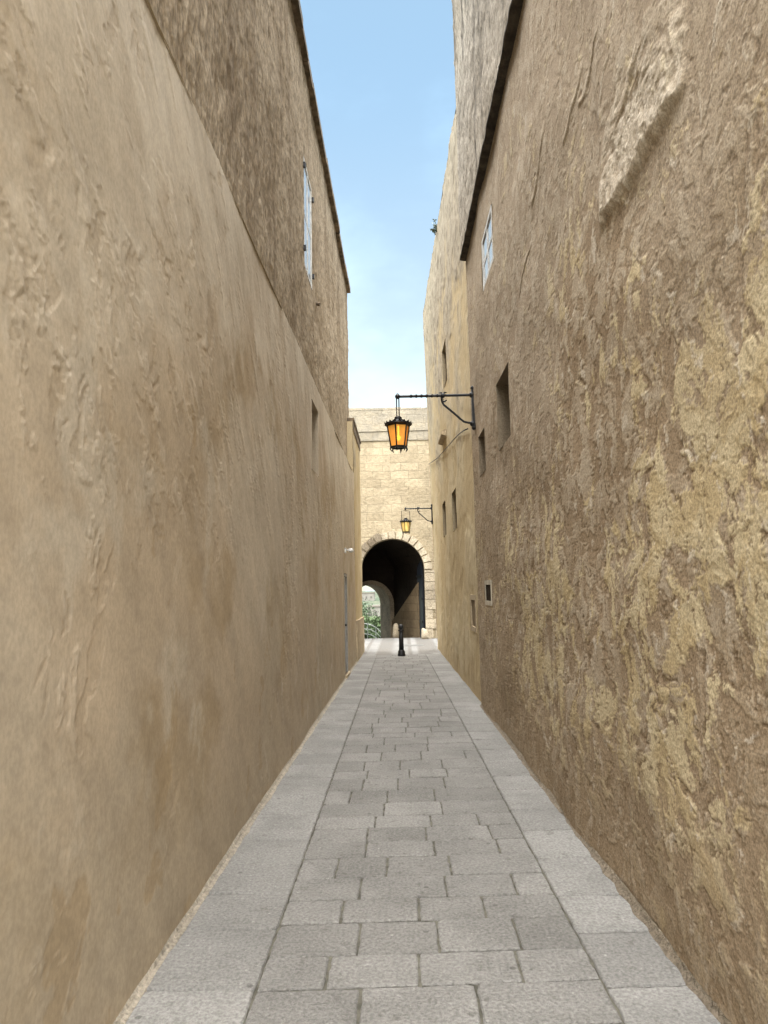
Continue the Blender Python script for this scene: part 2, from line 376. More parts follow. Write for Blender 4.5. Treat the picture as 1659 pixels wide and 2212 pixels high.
def window(W, wall, r, d, fm, pm, nv=1, nh=2, bw=.05, name='window', th=.03, bar=.016):
    s0, s1, z0, z1 = r; f = lambda s, z, e: W.pt(s, z, e); mb = MB()
    mb.box(f, s0+.002, s0+bw, z0+.002, z1-.002, d-.02, d+th); mb.box(f, s1-bw, s1-.002, z0+.002, z1-.002, d-.02, d+th)
    mb.box(f, s0+bw, s1-bw, z0+.002, z0+bw, d-.02, d+th); mb.box(f, s0+bw, s1-bw, z1-bw, z1-.002, d-.02, d+th)
    for i in range(nv):
        c = s0+(s1-s0)*(i+1)/(nv+1); mb.box(f, c-bar, c+bar, z0+bw, z1-bw, d+.003, d+th-.004)
    for i in range(nh):
        c = z0+(z1-z0)*(i+1)/(nh+1); mb.box(f, s0+bw, s1-bw, c-bar*.8, c+bar*.8, d+.006, d+th-.008)
    w = mb.build(name, fm, wall)
    p = MB(); p.box(f, s0+.01, s1-.01, z0+.01, z1-.01, d-.012, d+.012); p.build('pane', pm, w)
    return w
def blockup(W, wall, r, d, mat=None, name='blocked_window'):
    s0, s1, z0, z1 = r; mb = MB()
    mb.box(lambda s, z, e: W.pt(s, z, e), s0-.05, s1+.05, z0-.05, z1+.05, d-.05, d); return mb.build(name, mat or BLOCK, wall)
def fillet(W, name, mat, parent, s0, s1, w0, wv, h0, sd):
    mb = MB(); pr = None
    for s in lin(s0, s1, .05):
        w = w0 + wv*noise.noise(V((s*2, sd, 0))) + wv*.8*noise.noise(V((s*8, 5, sd))); h = h0+h0*.5*noise.noise(V((s*3, 9, sd)))
        c = [W.pt(s, h+.02, -.004), W.pt(s, h*.75, w*.45), W.pt(s, .004, w), W.pt(s, -.03, w+.004)]
        if pr:
            for i in range(3): mb.quad(pr[i], pr[i+1], c[i+1], c[i])
        pr = c
    return mb.build(name, mat, parent)

# ------------------------------------------------------------------ left house
zLt = sum(WL.uv(*p)[1] for p in ((400, 175), (520, 470), (640, 740), (757, 1005)))/4
DU = -.15
sU = WL.uv(752, 800, DU)[0]; zR = (WL.uv(750, 640, DU)[1]+WL.uv(660, 140, DU)[1])/2
HL = empty('plastered_house', WL.pt(6, 0, -1.5), 'tall house on the left with a smooth tan plaster lower wall and rough upper storey', 'house')
slit = rect(WL, 673, 862, 688, 1032); door = rect(WL, 743, 1238, 752, 1448); door[2] = .06
grid_wall('lower_wall', WL, gs(-1.0, sL, .0042, .008), lin(-.05, zLt, .0075), 0, LPm, HL, [tuple(slit)+(.32, .8), tuple(door)+(.06, .7)], bake_left)
wu = rect(WL, 655, 335, 674, 628, DU)
grid_wall('upper_wall', WL, gs(-1.0, sU, .0055, .013), lin(zLt-.12, zR, .017), DU, LUm, HL, [tuple(wu)+(.08,)],
          bake_rough((.240, .190, .130), (.330, .275, .203), (.178, .136, .092), 6, .6, .0055))
mb = MB(); mb.quad(WL.pt(-1, zLt-.004, .0), WL.pt(sL, zLt-.004, 0), WL.pt(sL, zLt-.002, -.4), WL.pt(-1, zLt-.002, -.4)); mb.build('ledge', TRIM, HL)
blockup(WL, HL, slit, -.30, TRIM)
mb = MB(); f = lambda s, z, e: WL.pt(s, z, e)
mb.box(f, door[0]+.06, door[1]-.06, .06, door[3]-.06, -.06, -.025)
for k in (0, 1):
    c0 = door[0]+.14 + k*(door[1]-door[0]-.22)/2; c1 = c0+(door[1]-door[0]-.36)/2
    mb.box(f, c0, c1, .25, .9, -.025, -.018); mb.box(f, c0, c1, 1.02, door[3]-.22, -.025, -.018)
dr = mb.build('door', GREYP, HL)
mb = MB(); mb.box(f, door[0]+.002, door[0]+.058, .06, door[3]-.002, -.06, -.01); mb.box(f, door[1]-.058, door[1]-.002, .06, door[3]-.002, -.06, .0); mb.box(f, door[0]+.058, door[1]-.058, door[3]-.058, door[3]-.002, -.06, .0)
mb.build('frame', GREYP, dr)
mb = MB(); mb.ball(WL.pt(door[0]+.16, 1.0, .01), .025); mb.tube([WL.pt(door[0]+.16, 1.0, -.03), WL.pt(door[0]+.16, 1, .01)], .012); mb.build('handle', IRON, dr)
mb = MB(); mb.box(f, door[0]-.05, door[1]+.05, 0, .06, -.16, .04); mb.build('step', TRIM, HL)
window(WL, HL, wu, DU-.02, WHITEP, PANE, 1, 1, .05, th=.024, bar=.016)
for ss_ in (wu[0]-.02, wu[1]+.02):
    for zz in (wu[2]+.2, wu[3]-.2):
        mb = MB(); mb.box(f, ss_-.025, ss_+.025, zz, zz+.07, DU-.03, DU+.035); mb.build('shutter_hinge', IRON, HL)
mb = MB(); q = WL.uv(683, 655, DU); mb.tube([WL.pt(q[0], q[1], DU-.06), WL.pt(q[0], q[1]-.02, DU+.06)], .03); mb.build('drain_spout', CORN, HL)
mb = MB(); s = -1.0
while s < sU:
    e = min(s+random.uniform(.5, .8), sU+.04); mb.tint = random.random()
    mb.box(f, s, e-.006, zR-.07+random.uniform(-.01, .01), zR+.05+random.uniform(-.015, .015), -.35, DU+.09+random.uniform(-.012, .012)); s = e
mb.build('cornice', CORN, HL)
fillet(WL, 'mortar_fillet', CREAM, HL, -1.0, sL, .034, .018, .013, 0)

# ------------------------------------------------------------------ left far house (corner of the cross street)
ce = gz(784, 1408); WC = Wall(V((ce.x-.01, sL, 0)), ce, True)
HC = empty('corner_house', WC.pt((sL+ce.y)/2, 0, -1), 'low corner house with pale stone quoin at the far end of the left wall', 'house')
zc = WC.uv(766, 925)[1]
grid_wall('wall', WC, lin(sL+.01, ce.y, .06), lin(-.05, zc, .06), 0, YPm, HC, (), bake_yellow)
f2 = lambda s, z, e: WC.pt(s, z, e)
mb = MB(); mb.box(f2, sL+.02, ce.y+.05, 0, .95, -.3, .045); mb.build('plinth', TRIM, HC)
mb = MB(); mb.box(f2, sL+.02, ce.y+.03, zc-.2, zc+.02, -.3, .02); mb.box(f2, sL+.02, ce.y+.05, zc+.02, zc+.09, -.3, .04); mb.build('cornice', CORN, HC)

# ------------------------------------------------------------------ right near house
zl_ = (WA.uv(995, 560, .08)[1]+WA.uv(1060, 250, .08)[1])/2
HA = empty('weathered_house', WA.pt(5, 0, -1.5), 'tall weathered house on the right with flaking brown and yellow plaster', 'house')
w1 = rect(WA, 1062, 440, 1045, 632); nich = rect(WA, 1098, 782, 1078, 974); w2 = rect(WA, 1047, 922, 1037, 1030); vent = rect(WA, 1062, 1252, 1050, 1307)
PALE.update(z=WA.uv(1300, 505)[1], s0=WA.uv(1478, 215)[0], s1=WA.uv(1298, 505)[0], top=zl_)
PALE['scars'] = [WA.uv(1330, 330)+WA.uv(1400, 60)+(.10,), WA.uv(1215, 330)+WA.uv(1260, 120)+(.07,), WA.uv(1150, 460)+WA.uv(1180, 250)+(.06,), WA.uv(1245, 250)+WA.uv(1300, 40)+(.05,), WA.uv(1120, 640)+WA.uv(1150, 520)+(.06,)]
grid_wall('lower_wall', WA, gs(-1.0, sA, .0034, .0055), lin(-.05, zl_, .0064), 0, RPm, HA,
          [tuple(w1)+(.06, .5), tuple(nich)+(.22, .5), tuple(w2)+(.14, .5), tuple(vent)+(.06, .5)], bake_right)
grid_wall('upper_wall', WA, gs(-1.0, sA, .007, .02), lin(zl_+.08, 12.6, .03), .07, AUm, HA, (),
          bake_rough((.245, .215, .172), (.37, .33, .272), (.075, .066, .056), 7.5, .75, .008))
sl = gs(-1.0, sA+.01, .012, .04); prof = [(.015, -.3), (.0, .02), (.01, .07), (.03, .09), (.07, .09), (.10, .04)]
rings = []; mb = MB()
for s in sl:
    j = .02*noise.noise(V((s*1.1, 1, 1))); tp = 1-.45*max(0, s)/sA
    rings.append([WA.pt(s, zl_+dz*tp+j*.5+.008*noise.noise(V((s*7, dz*9, 3))), dd+.012*noise.noise(V((s*6, dz*7, 8)))) for dz, dd in prof])
m_ = len(prof); mb.add([p for r in rings for p in r], [(i*m_+k, (i+1)*m_+k, (i+1)*m_+k+1, i*m_+k+1) for i in range(len(rings)-1) for k in range(m_-1)])
mb.add(rings[-1], [tuple(range(m_))])
mb.build('stone_ledge', LEDGE, HA, True)
window(WA, HA, w1, -.02, WHITEP, PANE, 1, 1, .055, th=.026, bar=.026)
blockup(WA, HA, nich, -.20)
blockup(WA, HA, w2, -.12)
window(WA, HA, vent, -.010, VENTF, PANED, 0, 0, .06, th=.020)
fillet(WA, 'wall_foot', DIRT, HA, -1.0, sA, .026, .018, .022, 3)

# ------------------------------------------------------------------ right far house
zB = (WB.uv(985, 220)[1]+WB.uv(926, 600)[1])/2
HB = empty('yellow_house', WB.pt((sA+sB)/2, 0, -1.5), 'yellow plastered house with small openings at the far right of the alley', 'house')
bw = [rect(WB, 965, 720, 956, 850), rect(WB, 965, 1075, 956, 1163), rect(WB, 987, 1050, 977, 1150), rect(WB, 1028, 1285, 1019, 1362)]
for r_ in bw:
    if r_[1]-r_[0] > .85:
        c = (r_[0]+r_[1])/2; r_[0] = c-.42; r_[1] = c+.42
    r_[1] = min(r_[1], sB-.2)
topB = lambda s: .14*noise.noise(V((s*.9, 4, 1)))+.07*noise.noise(V((s*4, 4, 1)))
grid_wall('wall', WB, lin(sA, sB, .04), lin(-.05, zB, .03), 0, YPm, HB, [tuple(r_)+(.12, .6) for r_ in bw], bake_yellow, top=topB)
for i, r_ in enumerate(bw):
    if i == 3: window(WB, HB, r_, -.02, TRIM, BROWNP, 0, 0, .08)
    else: window(WB, HB, r_, -.08, BROWNP, PANED, 1, 1)
mb = MB(); fb = lambda s, z, e: WB.pt(s, z, e); r_ = rect(WB, 968, 918, 951, 958)
sc_ = min((r_[0]+r_[1])/2, sB-.8); z1_ = r_[3]
mb.add([fb(sc_-.5, z1_, 0), fb(sc_+.5, z1_, 0), fb(sc_-.5, z1_-.07, .10), fb(sc_+.5, z1_-.07, .10), fb(sc_-.5, z1_-.16, .0), fb(sc_+.5, z1_-.16, .0), fb(sc_-.5, z1_-.12, .10), fb(sc_+.5, z1_-.12, .10)],
       [(0, 1, 3, 2), (2, 3, 7, 6), (6, 7, 5, 4), (0, 2, 6, 4), (1, 3, 7, 5)])
mb.build('hood_moulding', TRIM, HB)
mb = MB(); pts = []
for px, py in ((927, 1003), (945, 990), (962, 972), (978, 953), (992, 938), (1003, 930), (1012, 926)):
    s, z = WB.uv(px, py, .02); pts.append(WB.pt(min(s, sB), z, .03))
mb.tube(pts, .010, 6)
tag(mb.build('cable', IRON, loc=pts[3], smooth=True), 'thin black cable running slantwise across the yellow house wall', 'cable')
s, z = WB.uv(944, 492); s = min(s, sB-.3); pb = WB.pt(s, zB+topB(s)-.10, .0)
pl = empty('wall_plant', pb, 'small dark plant sprouting from the roof edge of the yellow house', 'plant')
LEAF = m_flat('dark leaf', (.035, .05, .022), .6, 0, .4)
mb = MB(); lf = MB()
for k in range(8):
    a = random.uniform(0, 6.28); e = pb-V((.03, 0, 0))+V((-random.random()*.12, math.sin(a)*.12, random.uniform(-.08, .18)))
    mb.tube([pb, (pb+e)/2+V((0, 0, .02)), e], .006, 5)
    for j in range(12):
        c = pb+(e-pb)*random.uniform(.3, 1.05)+V([random.uniform(-.03, .03) for _ in range(3)]); u = V([random.uniform(-1, 1) for _ in range(3)]).normalized()*.028; w = V([random.uniform(-1, 1) for _ in range(3)]).normalized()*.016
        lf.add([c-u, c+w, c+u, c-w], [(0, 1, 2, 3)])
mb.build('stem', LEAF, pl); lf.build('foliage', LEAF, pl)

# ------------------------------------------------------------------ paving
Lp, Lq = gz(525, 2212), gz(737, 1625); Rp, Rq = gz(1352, 2212), gz(986, 1545)
xl = lambda y: Lp.x+(Lq.x-Lp.x)*(y-Lp.y)/(Lq.y-Lp.y)*.8
xr = lambda y: Rp.x+(Rq.x-Rp.x)*(y-Rp.y)/(Rq.y-Rp.y)*.8
SH = .05; YEND = 17.9
def stone(mb, P, gap, z, tint):
    mb.tint = tint; c = sum(P, V())/4
    tx, ty = random.uniform(-.005, .005), random.uniform(-.005, .005)
    def inset(g):
        o = []
        for i in range(4):
            p = P[i]; a = (P[i-1]-p).normalized(); b = (P[(i+1) % 4]-p).normalized(); o.append(p+(a+b)*g)
        return o
    o, i_ = inset(gap/2), inset(gap/2+.006)
    ring = []
    for k in range(4):
        A, B, a, b = o[k], o[(k+1) % 4], i_[k], i_[(k+1) % 4]
        m = max(2, int((B-A).length/.04))
        for j in range(m):
            t = j/m; g = .003 if j == 0 else 0
            jt = V((random.gauss(0, .0016), random.gauss(0, .0016), 0)) + (c-A).normalized()*(g+(random.random() < .05)*.005)
            ring.append((A.lerp(B, t)+jt, a.lerp(b, t)+jt*1.3))
    N = len(ring); vs = []
    for A, a in ring: vs.append(V((A.x, A.y, z-.03)))
    for A, a in ring: vs.append(V((A.x, A.y, z-.006)))
    for A, a in ring: vs.append(V((a.x, a.y, z+tx*(a.x-c.x)+ty*(a.y-c.y))))
    fs = []
    for L in (0, 1):
        for k in range(N): fs.append((L*N+k, L*N+(k+1) % N, (L+1)*N+(k+1) % N, (L+1)*N+k))
    fs.append(tuple(range(2*N, 3*N)))
    mb.add(vs, fs)
mb = MB(); y = -1.0
while y < YEND:
    dy = random.choice([.26, .30, .28, .35, .31, .25, .27, .29]); y2 = y+dy
    x0, x1 = xl(y), xr(y); cuts = [x0+(random.uniform(.2, .5))]
    while cuts[-1] < x1-.55: cuts.append(cuts[-1]+random.choice([.30, .34, .38, .44, .48, .40]))
    if x1-cuts[-1] < .15: cuts[-1] = x1-.2
    xs = [None]+cuts+[None]
    for i in range(len(xs)-1):
        A0 = xl(y) if xs[i] is None else xs[i]; A1 = xl(y2) if xs[i] is None else A0
        B0 = xr(y) if xs[i+1] is None else xs[i+1]; B1 = xr(y2) if xs[i+1] is None else xs[i+1]
        P = [V((A0, y+SH*A0, 0)), V((B0, y+SH*B0, 0)), V((B1, y2+SH*B1, 0)), V((A1, y2+SH*A1, 0))]
        stone(mb, P, .011, random.uniform(-.003, .002), random.random())
    y = y2
tag(mb.build('pavement', PAVE), 'grey rectangular stone paving laid in rows down the middle of the alley', 'pavement', kind='structure')
mb = MB()
for side in (-1, 1):
    y = -1.0
    while y < YEND:
        y2 = y+random.choice([.42, .48, .45, .52, .40])
        if side < 0:
            o = lambda yy: WL.pt(yy, 0, .02).x; P = [V((o(y), y+SH*o(y)*.3, 0)), V((xl(y), y+SH*xl(y)*.6, 0)), V((xl(y2), y2+SH*xl(y2)*.6, 0)), V((o(y2), y2+SH*o(y2)*.3, 0))]
        else:
            o = lambda yy: (WA.pt(yy, 0, -.02) if yy < sA else WB.pt(yy, 0, -.02)).x; P = [V((xr(y), y+SH*xr(y)*.7, 0)), V((o(y), y+SH*o(y)*.7, 0)), V((o(y2), y2+SH*o(y2)*.7, 0)), V((xr(y2), y2+SH*xr(y2)*.7, 0))]
        stone(mb, P, .008, random.uniform(.001, .003), random.random())
        y = y2
tag(mb.build('pavement_border', FLAG), 'paler flagstone borders along both wall feet', 'pavement', kind='structure')
mb = MB(); mb.quad(V((-2.2, -1.2, -.0105)), V((2.4, -1.2, -.0105)), V((2.4, YEND+.4, -.0105)), V((-2.2, YEND+.4, -.0105)))
tag(mb.build('pavement_bed', GROUT), 'dark earth joints between the paving stones', 'pavement', kind='structure')

# ------------------------------------------------------------------ road, ground and land beyond
YT = gz(945, 1379).y; YI = 27.0
mb = MB(); st = [(YEND, .001), (YT+.6, .001), (YI, -.33), (30, -.52), (32, -.66)]
for i in range(len(st)-1):
    mb.quad(V((-12, st[i][0], st[i][1])), V((12, st[i][0], st[i][1])), V((12, st[i+1][0], st[i+1][1])), V((-12, st[i+1][0], st[i+1][1])))
tag(mb.build('road', ROADM), 'pale stone cross street running through the gate', 'road', kind='structure')
def tz(x, y):
    if y < 30: return -.75
    if y < 50: b = -.75-(y-30)/20*2.4
    elif y < 110: b = -3.15-(y-50)/60*2.0
    elif y < 420: b = -5.15+(y-110)/310*6.6
    else: b = 1.45-(y-420)/2000*28
    return b + min(1, max(0, y-36)/60)*(.7*noise.noise(V((x*.02, y*.02, 0)))+.5*noise.noise(V((x*.08, y*.08, 3))))
xs_ = [-3000, -1200, -500, -250]+list(range(-160, 61, 6))+[150, 400, 1200, 3000]
ys_ = [-300, -60, -5, 10, 20, 29, 31, 34, 37, 41, 45, 50]+list(range(56, 180, 7))+[190, 230, 300, 350, 420, 600, 900, 1400, 2200, 4000]
mb = MB(); vs = [V((x, y, tz(x, y))) for y in ys_ for x in xs_]; n = len(xs_)
mb.add(vs, [(j*n+i, j*n+i+1, (j+1)*n+i+1, (j+1)*n+i) for j in range(len(ys_)-1) for i in range(n-1)])
gm = M('dry green land'); a = gm.noise(.09, 6, .65); b = gm.noise(.6, 5, .65)
gm.color(gm.mix(gm.step(b, .4, .65, 0, .6), gm.mix(gm.step(a, .4, .6), (.045, .065, .040), (.085, .088, .060)), (.028, .042, .026))); gm.bump(gm.ma('MULTIPLY', b, .3))
tag(mb.build('ground', gm.m, smooth=True), 'green and dry countryside below the town', 'ground', kind='structure')
mb = MB(); pts = []
for k in range(60):
    x = -1500+k*50; h = 28+38*abs(noise.noise(V((k*.11, 3, 0))))+14*noise.noise(V((k*.4, 1, 0)))
    pts.append((x, h))
for i in range(59):
    for (ya_, za2, yb_, zb_) in ((1500, -31, 1800, 1), (1800, 1, 2200, -31)):
        z = lambda p, q: -31 if q < 0 else p[1]-31
        mb.quad(V((pts[i][0], ya_, z(pts[i], za2))), V((pts[i+1][0], ya_, z(pts[i+1], za2))), V((pts[i+1][0], yb_, z(pts[i+1], zb_))), V((pts[i][0], yb_, z(pts[i], zb_))))
tag(mb.build('hills', m_flat('hazy hill', (.12, .155, .165), .95, 0, .25, .01), smooth=True), 'hazy blue hills on the horizon', 'hills', kind='structure')

# ------------------------------------------------------------------ gatehouse
cA = gy(848, 1232, YT); rA = (gy(917, 1232, YT).x-gy(779, 1232, YT).x)/2; zS = cA.z; xA = cA.x; zTop = gy(845, 884, YT).z
zC0, zC1 = gy(845, 952, YT).z, gy(845, 926, YT).z
GT = empty('gatehouse', (xA, YT+2, 0), 'honey stone gatehouse with a round arched passage closing the end of the alley', 'gatehouse')
NA = 28; arc = [(xA-rA*math.cos(math.pi*i/NA), zS+rA*math.sin(math.pi*i/NA)) for i in range(NA+1)]
mb = MB(); X0, X1 = -9, 9; yb = YT+.55
mb.quad(V((X0, YT, -.1)), V((xA-rA, YT, -.1)), V((xA-rA, YT, zC0)), V((X0, YT, zC0)))
mb.quad(V((xA+rA, YT, -.1)), V((X1, YT, -.1)), V((X1, YT, zC0)), V((xA+rA, YT, zC0)))
for i in range(NA):
    (x0, z0), (x1, z1) = arc[i], arc[i+1]
    mb.quad(V((x0, YT, z0)), V((x1, YT, z1)), V((x1, YT, zC0)), V((x0, YT, zC0)))
out = [(xA-rA, -.1)]+arc+[(xA+rA, -.1)]
for i in range(len(out)-1):
    mb.quad(V((out[i][0], YT, out[i][1])), V((out[i][0], yb, out[i][1])), V((out[i+1][0], yb, out[i+1][1])), V((out[i+1][0], YT, out[i+1][1])))
for X in (X0, X1): mb.quad(V((X, YT, -.1)), V((X, YT+7, -.1)), V((X, YT+7, zTop-.1)), V((X, YT, zTop-.1)))
mb.quad(V((X0, YT+.1, zTop-.1)), V((X1, YT+.1, zTop-.1)), V((X1, YT+7, zTop-.1)), V((X0, YT+7, zTop-.1)))
mb.build('wall', ASH, GT, recalc=False)
mb = MB(); mb.box(I3, X0, X1, YT-.012, YT+.4, zC1, zTop-.02)
mb.build('parapet', ASHG, GT)
mb = MB(); x = X0
while x < X1:
    e = x+random.uniform(.45, .8); mb.tint = random.random(); mb.box(I3, x, e-.01, YT-.02, YT+.42, zTop-.02, zTop+.05+random.uniform(-.025, .025)); x = e
mb.build('coping', ASHG, GT)
mb = MB(); x = X0
while x < X1:
    e = x+random.uniform(.6, .9); j = random.uniform(-.008, .008)
    mb.box(I3, x, e-.006, YT-.035+j, YT+.3, zC0, zC1-.10); mb.box(I3, x, e-.006, YT-.06+j, YT+.3, zC1-.10, zC1+.01); x = e
mb.build('string_course', ASHG, GT)
mb = MB(); nv = 15; r1 = rA+.26
for k in range(nv):
    a0 = math.pi*k/nv+.016; a1_ = math.pi*(k+1)/nv-.016; mb.tint = .65+.35*random.random() if not 2 <= k <= 5 else random.random()*.35
    rr = r1+random.uniform(-.035, .03); pr = YT-.06+random.uniform(-.014, .012); vs = []
    for yy in (pr, YT+.1):
        for t in range(4):
            a = a0+(a1_-a0)*t/3
            for r in (rA-.004, rr): vs.append(V((xA-r*math.cos(a), yy, zS+r*math.sin(a))))
    fs = []
    for t in range(3): fs += [(2*t, 2*t+1, 2*t+3, 2*t+2), (8+2*t, 8+2*t+2, 8+2*t+3, 8+2*t+1), (2*t+1, 2*t+9, 2*t+11, 2*t+3), (2*t, 2*t+2, 2*t+10, 2*t+8)]
    fs += [(0, 8, 9, 1), (6, 7, 15, 14)]; mb.add(vs, fs)
for sg in (-1, 1):
    z = 0
    while z < zS-.05:
        e = min(z+random.uniform(.28, .36), zS); w = random.choice([.24, .34]); mb.tint = .55+.4*random.random()
        x0 = xA+sg*(rA-.004); x1 = xA+sg*(rA+w); mb.box(I3, min(x0, x1), max(x0, x1), YT-.045, YT+.08, z+.008, e-.010); z = e
mb.build('arch_ring', VOUS, GT)
mb = MB(); cR = gy(848, 1085, YT); rR = .98
for k in range(13):
    a0 = .25+(math.pi-.5)*k/13+.006; a1_ = .25+(math.pi-.5)*(k+1)/13-.006; mb.tint = random.random(); vs = []
    for yy in (YT-.004, YT+.05):
        for a in (a0, a1_):
            for r in (rR-.14, rR+.06): vs.append(V((cR.x-r*math.cos(a), yy, cR.z-.1+.95*r*math.sin(a))))
    mb.add(vs, [(0, 1, 3, 2), (4, 6, 7, 5), (0, 4, 5, 1), (2, 3, 7, 6), (0, 2, 6, 4), (1, 5, 7, 3)])
mb.build('relieving_arch', ASH, GT)
phi = rad(20); dv = V((-math.sin(phi), math.cos(phi), 0)); wv_ = V((math.cos(phi), math.sin(phi), 0)); TH = 1.2
Fp = gy(843, 1340, YI); Fp = V((Fp.x, YI, 0)); rI = .78; zSI = gy(800, 1263, YI).z-rI
E = lambda w, z, d=0: Fp + wv_*w + dv*d + V((0, 0, z))
ci = -rI; ia = [(ci-rI*math.cos(math.pi*i/20), zSI+rI*math.sin(math.pi*i/20)) for i in range(21)]
mb = MB(); zt_ = 5.2
for d in (0, TH):
    mb.quad(E(-5, -1, d), E(ci-rI, -1, d), E(ci-rI, zt_, d), E(-5, zt_, d)); mb.quad(E(0, -1, d), E(4, -1, d), E(4, zt_, d), E(0, zt_, d))
    for i in range(20): mb.quad(E(*ia[i], d), E(*ia[i+1], d), E(ia[i+1][0], zt_, d), E(ia[i][0], zt_, d))
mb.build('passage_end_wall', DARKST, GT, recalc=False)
mb = MB(); oi = [(ci-rI, -.9)]+ia+[(0, -.9)]; mb.tint = .4
for i in range(len(oi)-1): mb.quad(E(*oi[i], -.03), E(*oi[i], TH+.03), E(*oi[i+1], TH+.03), E(*oi[i+1], -.03))
for i in range(20):
    a0 = math.pi*i/20; a1_ = math.pi*(i+1)/20; r2 = rI+.16
    g = lambda r, a: E(ci-r*math.cos(a), zSI+r*math.sin(a), -.03)
    mb.quad(g(rI, a0), g(r2, a0), g(r2, a1_), g(rI, a1_))
mb.quad(E(0, -.9, -.03), E(.16, -.9, -.03), E(.16, zSI, -.03), E(0, zSI, -.03))
mb.build('inner_arch', VOUS, GT, recalc=False)
R1 = E(.18, 0); Lf = E(-3.2, 0)
pf = [V((x, yb, z)) for x, z in out]
pe = []
for i, (x, z) in enumerate(out):
    t = (x-(xA-rA))/(2*rA); g = Lf.lerp(R1, t)
    pe.append(V((g.x, g.y+.02, max(z, -1) if 0 < i < len(out)-1 else -1)))
mb = MB()
for j in range(6):
    a_, b_ = [pf[i].lerp(pe[i], j/6) for i in range(len(pf))], [pf[i].lerp(pe[i], (j+1)/6) for i in range(len(pf))]
    for i in range(len(pf)-1): mb.quad(a_[i], b_[i], b_[i+1], a_[i+1])
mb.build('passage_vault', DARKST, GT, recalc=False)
q0 = V((xA+rA-.16, yb+.45, 0)); q1 = R1+V((-.05, -.05, 0)); nn = V((-(q1-q0).y, (q1-q0).x, 0)).normalized()*.06
z0_ = gy(903, 1258, q0.y).z; z1_ = gy(846, 1342, q1.y).z
mb = MB(); vs = []
for o_ in (nn*0, nn): vs += [q0+o_+V((0, 0, -.5)), q1+o_+V((0, 0, -.6)), q1+o_+V((0, 0, z1_)), q0+o_+V((0, 0, z0_))]
mb.add(vs, [(0, 1, 2, 3), (4, 5, 6, 7), (3, 2, 6, 7), (0, 1, 5, 4), (0, 3, 7, 4), (1, 2, 6, 5)])
mb.build('passage_lit_zone', m_ashlar('lit brown passage stone', (.24, .18, .11), (.19, .14, .085), (.10, .075, .05)), GT)  # added slab: sloped top and paler stone stand for light on the wall
h0 = V((xA+rA-.03, yb+.03, 0)); h1 = h0+V((-.22, .85, 0)); nn = V((-.05, -.013, 0)); vs = []; K = 8
for o_ in (V(), nn):
    for i in range(K+1):
        t = i/K; vs.append(h0.lerp(h1, t)+o_+V((0, 0, .03-.07*t)))
    for i in range(K+1):
        t = i/K; vs.append(h0.lerp(h1, t)+o_+V((0, 0, zS+rA*math.sin(math.acos(1-t*.95))*.92)))
mb = MB(); n = 2*(K+1); fs = []
for i in range(K):
    fs += [(i, i+1, K+2+i, K+1+i), (n+i, n+i+1, n+K+2+i, n+K+1+i), (i, i+1, n+i+1, n+i), (K+1+i, K+2+i, n+K+2+i, n+K+1+i)]
fs += [(0, K+1, n+K+1, n), (K, 2*K+1, n+2*K+1, n+K)]; mb.add(vs, fs)
gd = mb.build('door', NAVY, GT)
for zz in (.5, 1.3, 2.1):
    mb = MB(); mb.box(lambda a, b, c: h0.lerp(h1, a)+nn*b+V((0, 0, c)), .04, .8, 1.0, 1.4, zz, zz+.07); mb.build('hinge_strap', IRON, gd)

def fender(px0, px1, pyt, pyb, yy, label, sq):
    a, b = gy(px0, pyb, yy), gy(px1, pyb, yy); r = (b.x-a.x)/2; zb = -.01 if yy < YT+.6 else -.33*(yy-YT-.6)/(YI-YT-.6)-.01
    h = gy(px0, pyt, yy).z-zb; mb = MB(); c = V(((a.x+b.x)/2, yy, zb)); mb.tint = .8
    prof = [(r*1.05, 0), (r*1.02, h*.3), (r*.97, h*.62), (r*.86, h*.78), (r*.62, h*.91), (r*.3, h*.985), (0, h)]
    mb.lathe(prof, c, 14)
    for i in range(len(mb.v)):
        d = noise.noise(mb.v[i]*6)*.025; q = mb.v[i]-c; mb.v[i] = c+V((q.x*(1+d*3), q.y*(1+d*3), q.z*(1+sq*q.x/r*.25)))
    return tag(mb.build('fender_stone', VOUS, loc=c, smooth=True), label, 'fender stone', 'stone posts at the gate')
fender(848, 863, 1346, 1381, YT+1.3, 'pale round topped stone post standing inside the gate passage', 0)
fender(910, 926, 1358, 1380, YT-.12, 'low worn stone block at the right foot of the arch', -1)

# ------------------------------------------------------------------ bollard
bl = gz(867.5, 1417); sc = bl.y/F; hb = 66*sc*1.01; rb = 5.3*sc
B = empty('bollard', bl, 'black cast iron bollard in the middle of the alley before the gate', 'bollard')
mb = MB(); mb.lathe([(rb*1.55, -.01), (rb*1.55, .06*hb), (rb*1.4, .08*hb), (rb*1.4, .15*hb), (rb*1.15, .18*hb), (rb*1.0, .2*hb)], bl, 20); mb.build('base', IRON, B, True)
mb = MB(); mb.lathe([(rb*1.0, .2*hb), (rb*.93, .5*hb), (rb*.86, .78*hb)], bl, 20); mb.build('shaft', IRON, B, True)
mb = MB(); mb.lathe([(rb*.86, .78*hb), (rb*1.15, .785*hb), (rb*1.15, .82*hb), (rb*.85, .83*hb), (rb*.85, .86*hb), (rb*1.12, .88*hb), (rb*1.1, .93*hb), (rb*.8, .98*hb), (rb*.3, hb), (0, hb)], bl, 20); mb.build('cap', IRON, B, True)
m0 = gz(890, 1394); mb = MB(); mb.box(I3, m0.x-.45, m0.x+.35, m0.y-.25, m0.y+.25, 0, .006)
tag(mb.build('manhole_cover', m_flat('grey iron cover', (.15, .148, .14), .7, .2), loc=(m0.x, m0.y, 0)), 'flat grey rectangular cover set in the pale cross street', 'manhole cover')

